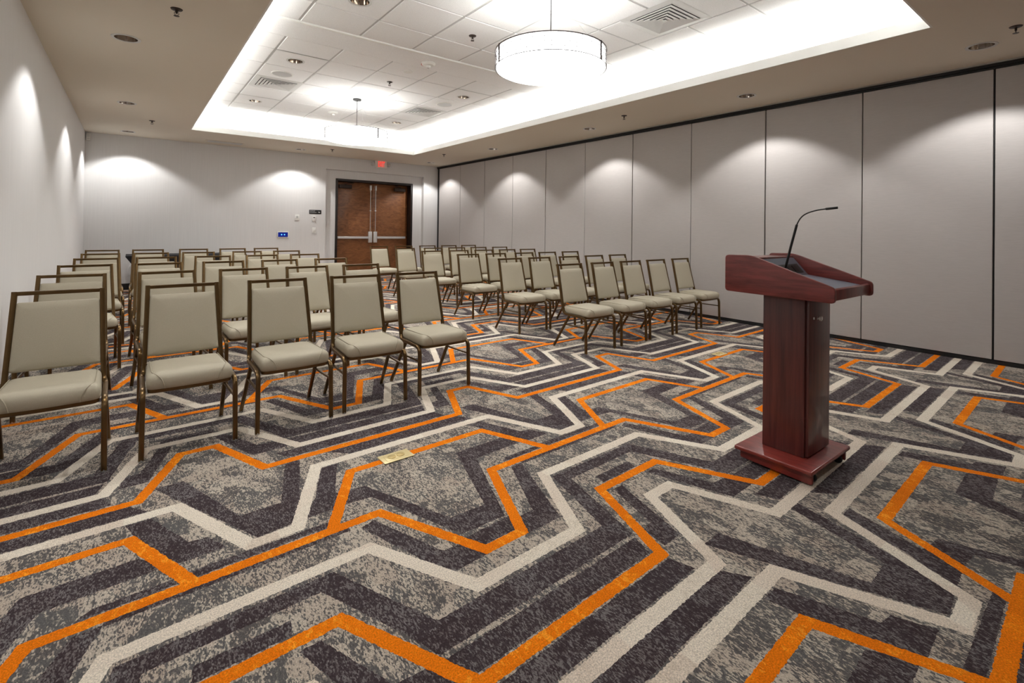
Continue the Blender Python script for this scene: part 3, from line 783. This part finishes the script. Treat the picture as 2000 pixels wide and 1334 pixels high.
# ------------------------------------------------------------------ lectern
le = empty('lectern', (2.78,1.12,.0022), label='mahogany lectern with a slanted grey top and tall column on a wheeled base', cat='lectern')
def W(x0,x1,y0,y1,z0,z1): return (x0-2.78,x1-2.78,y0-1.12,y1-1.12,z0,z1)
MB().box(*W(2.516,3.000,.944,1.318,.060,.080)).build('base_plate', M['mahogx'], le, bevel=.006, seg=3)
for (a,b) in ((2.545,2.563),):
    q = MB(); q.prism([(.955-1.12,.012),(.955-1.12,.058),(1.30-1.12,.058),(1.30-1.12,.022),(1.295-1.12,.016),(.97-1.12,.006),(.96-1.12,.006)], 2.545-2.78, 2.563-2.78)
    q.build('base_skirt', M['mahogx'], le, bevel=.003)
q = MB(); q.prism([(.955-1.12,.012),(.955-1.12,.058),(1.30-1.12,.058),(1.30-1.12,.022)], 2.955-2.78, 2.973-2.78); q.build('base_skirt', M['mahogx'], le, bevel=.003)
for x, y in ((2.60,.978),(2.925,.978),(2.60,1.27),(2.925,1.27)):
    cs = MB().lathe([(.0,-.01),(.018,-.01),(.022,-.004),(.022,.004),(.018,.01),(0,.01)], 24, T=Matrix.Translation((x-2.78,y-1.12,.0225)) @ Matrix.Rotation(pi/2,4,'Y')).build('caster', M['rubber'], le, smooth=True)
    MB().box(x-2.78-.014,x-2.78+.014,y-1.12-.010,y-1.12+.016,.034,.060).build('caster_fork', M['rubber'], cs, bevel=.003)
# column: left cheek, door (near side), body
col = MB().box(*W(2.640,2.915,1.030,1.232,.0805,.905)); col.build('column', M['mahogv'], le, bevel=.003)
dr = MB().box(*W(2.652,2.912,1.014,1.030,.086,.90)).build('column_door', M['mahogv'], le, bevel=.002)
MB().lathe([(.010,0),(.010,.006),(.0135,.010),(.0135,.017),(.011,.020),(.002,.021)], 28, T=Matrix.Translation((2.752-2.78,1.014-1.12,.765)) @ Matrix.Rotation(pi/2,4,'X')).build('lock_knob', M['chrome'], dr, smooth=True)
MB().lathe([(.007,0),(.007,.003)], 16, T=Matrix.Translation((2.703-2.78,1.014-1.12,.768)) @ Matrix.Rotation(pi/2,4,'X')).build('keyhole', M['chrome'], dr, smooth=True)
# side panels
def roundpoly(pts, r, n=5):
    out = []
    N = len(pts)
    for i in range(N):
        p0, p1, p2 = Vector(pts[i-1]), Vector(pts[i]), Vector(pts[(i+1)%N])
        rr = r[i]; a = (p0-p1).normalized()*rr; b = (p2-p1).normalized()*rr
        for k in range(n+1): t = k/n; q = (p1+a)*(1-t)**2+p1*2*t*(1-t)+(p1+b)*t*t; out.append((q.x,q.y))
    return out
side = roundpoly([(1.378-1.12,.882),(1.378-1.12,1.074),(1.240-1.12,1.077),(.857-1.12,.945),(.857-1.12,.874)], [.02,.02,.03,.018,.02])
for a in (2.516, 3.016):
    MB().prism(side, a-2.78, a+.019-2.78).build('side_panel', M['mahog'], le, bevel=.004, seg=3)
MB().box(*W(2.536,3.015,1.245,1.366,1.046,1.062)).build('top_shelf', M['mahogx'], le, bevel=.003)
MB().box(*W(2.536,3.015,1.350,1.366,.89,1.046)).build('back_panel', M['mahogx'], le, bevel=.002)
MB().box(*W(2.536,3.015,.872,1.35,.884,.896)).build('bottom_panel', M['mahogx'], le)
q = MB(); q.prism([(.866-1.12,.884),(.866-1.12,.934),(.882-1.12,.939),(.882-1.12,.884)], 2.536-2.78, 3.015-2.78); q.build('front_lip', M['mahogx'], le, bevel=.003)
q = MB(); q.prism([(.883-1.12,.915),(.883-1.12,.926),(1.165-1.12,.962),(1.165-1.12,.950)], 2.536-2.78, 3.015-2.78); q.build('reading_surface', M['grayin'], le)
p0 = Vector((1.165,.960)); p1 = Vector((1.243,1.050)); dv = (p1-p0).normalized(); nv = Vector((-dv.y, dv.x))
def slab(x0,x1,t0,t1,d0,d1):
    L = (p1-p0).length
    P = [p0+dv*L*t0-nv*d0*-1, p0+dv*L*t1-nv*d0*-1, p0+dv*L*t1-nv*d1*-1, p0+dv*L*t0-nv*d1*-1]
    return MB().prism([(p.x-1.12,p.y) for p in P], x0-2.78, x1-2.78)
cp = slab(2.536,3.015,0,1,-.004,.004).build('control_panel', M['grayin'], le)
slab(2.62,2.98,.12,.62,.004,.007).build('port_plate', M['darkplate'], cp)
for a in (2.66,2.72,2.83,2.89): slab(a,a+.045,.2,.52,.007,.010).build('port', M['jack'], cp)

# gooseneck microphone on the control panel
def wm(x,y,z): return (x-2.76, y-1.178, z-.985)
mc = empty('gooseneck_microphone', (2.76,1.178,.985), label='slender black gooseneck microphone curving over the lectern top', cat='microphone')
MB().lathe([(.016,-.004),(.016,.012),(.009,.02)], 20, T=Matrix.Rotation(radians(20),4,'X')).build('base_mount', M['micblack'], mc, smooth=True)
A = [(2.76,1.176,1.0),(2.762,1.150,1.12),(2.765,1.122,1.240)]
MB().sweep([wm(*p) for p in A], csec(.0062,10)).build('lower_stem', M['micblack'], mc, smooth=True)
B_ = [(2.765,1.122,1.240),(2.767,1.108,1.272),(2.769,1.088,1.293),(2.772,1.060,1.306),(2.775,1.025,1.316),(2.776,.99,1.320)]
MB().sweep([wm(*p) for p in fillet(B_, .02, 3)], csec(.0033,8)).build('gooseneck', M['micblack'], mc, smooth=True)
MB().sweep([wm(2.776,.99,1.320),wm(2.777,.965,1.322),wm(2.777,.945,1.324),wm(2.777,.938,1.3245)], csec(.0062,12)).build('capsule', M['micblack'], mc, smooth=True)

# ------------------------------------------------------------------ camera
yaw, pitch, roll = 0.6596423, -0.0067322, 0.0132310
s_, c_ = sin(yaw), cos(yaw)
r0 = Vector((c_,-s_,0)); f0 = Vector((s_,c_,0)); zz = Vector((0,0,1))
Fw = f0*cos(pitch)-zz*sin(pitch); Up = zz*cos(pitch)+f0*sin(pitch)
Xv = r0*cos(roll)+Up*sin(roll); Yv = -r0*sin(roll)+Up*cos(roll)
cam = bpy.data.cameras.new('camera'); co = bpy.data.objects.new('camera', cam); COL.objects.link(co)
mw = Matrix.Identity(4)
for i in range(3): mw[i][0] = Xv[i]; mw[i][1] = Yv[i]; mw[i][2] = -Fw[i]
mw[2][3] = CAMH
co.matrix_world = mw
cam.sensor_width = 36; cam.sensor_fit = 'HORIZONTAL'; cam.lens = 36*958.685/2000
cam.shift_x = 0; cam.shift_y = -(667-442.118)/2000; cam.clip_start = .05
SC.camera = co
w = bpy.data.worlds.new('world'); SC.world = w; w.use_nodes = True
w.node_tree.nodes['Background'].inputs[0].default_value = (0,0,0,1)
vs_ = SC.view_settings; vs_.view_transform = 'Standard'; vs_.look = 'None'; vs_.gamma = 1; vs_.use_curve_mapping = False; vs_.exposure = 1.25
SC.display_settings.display_device = 'sRGB'
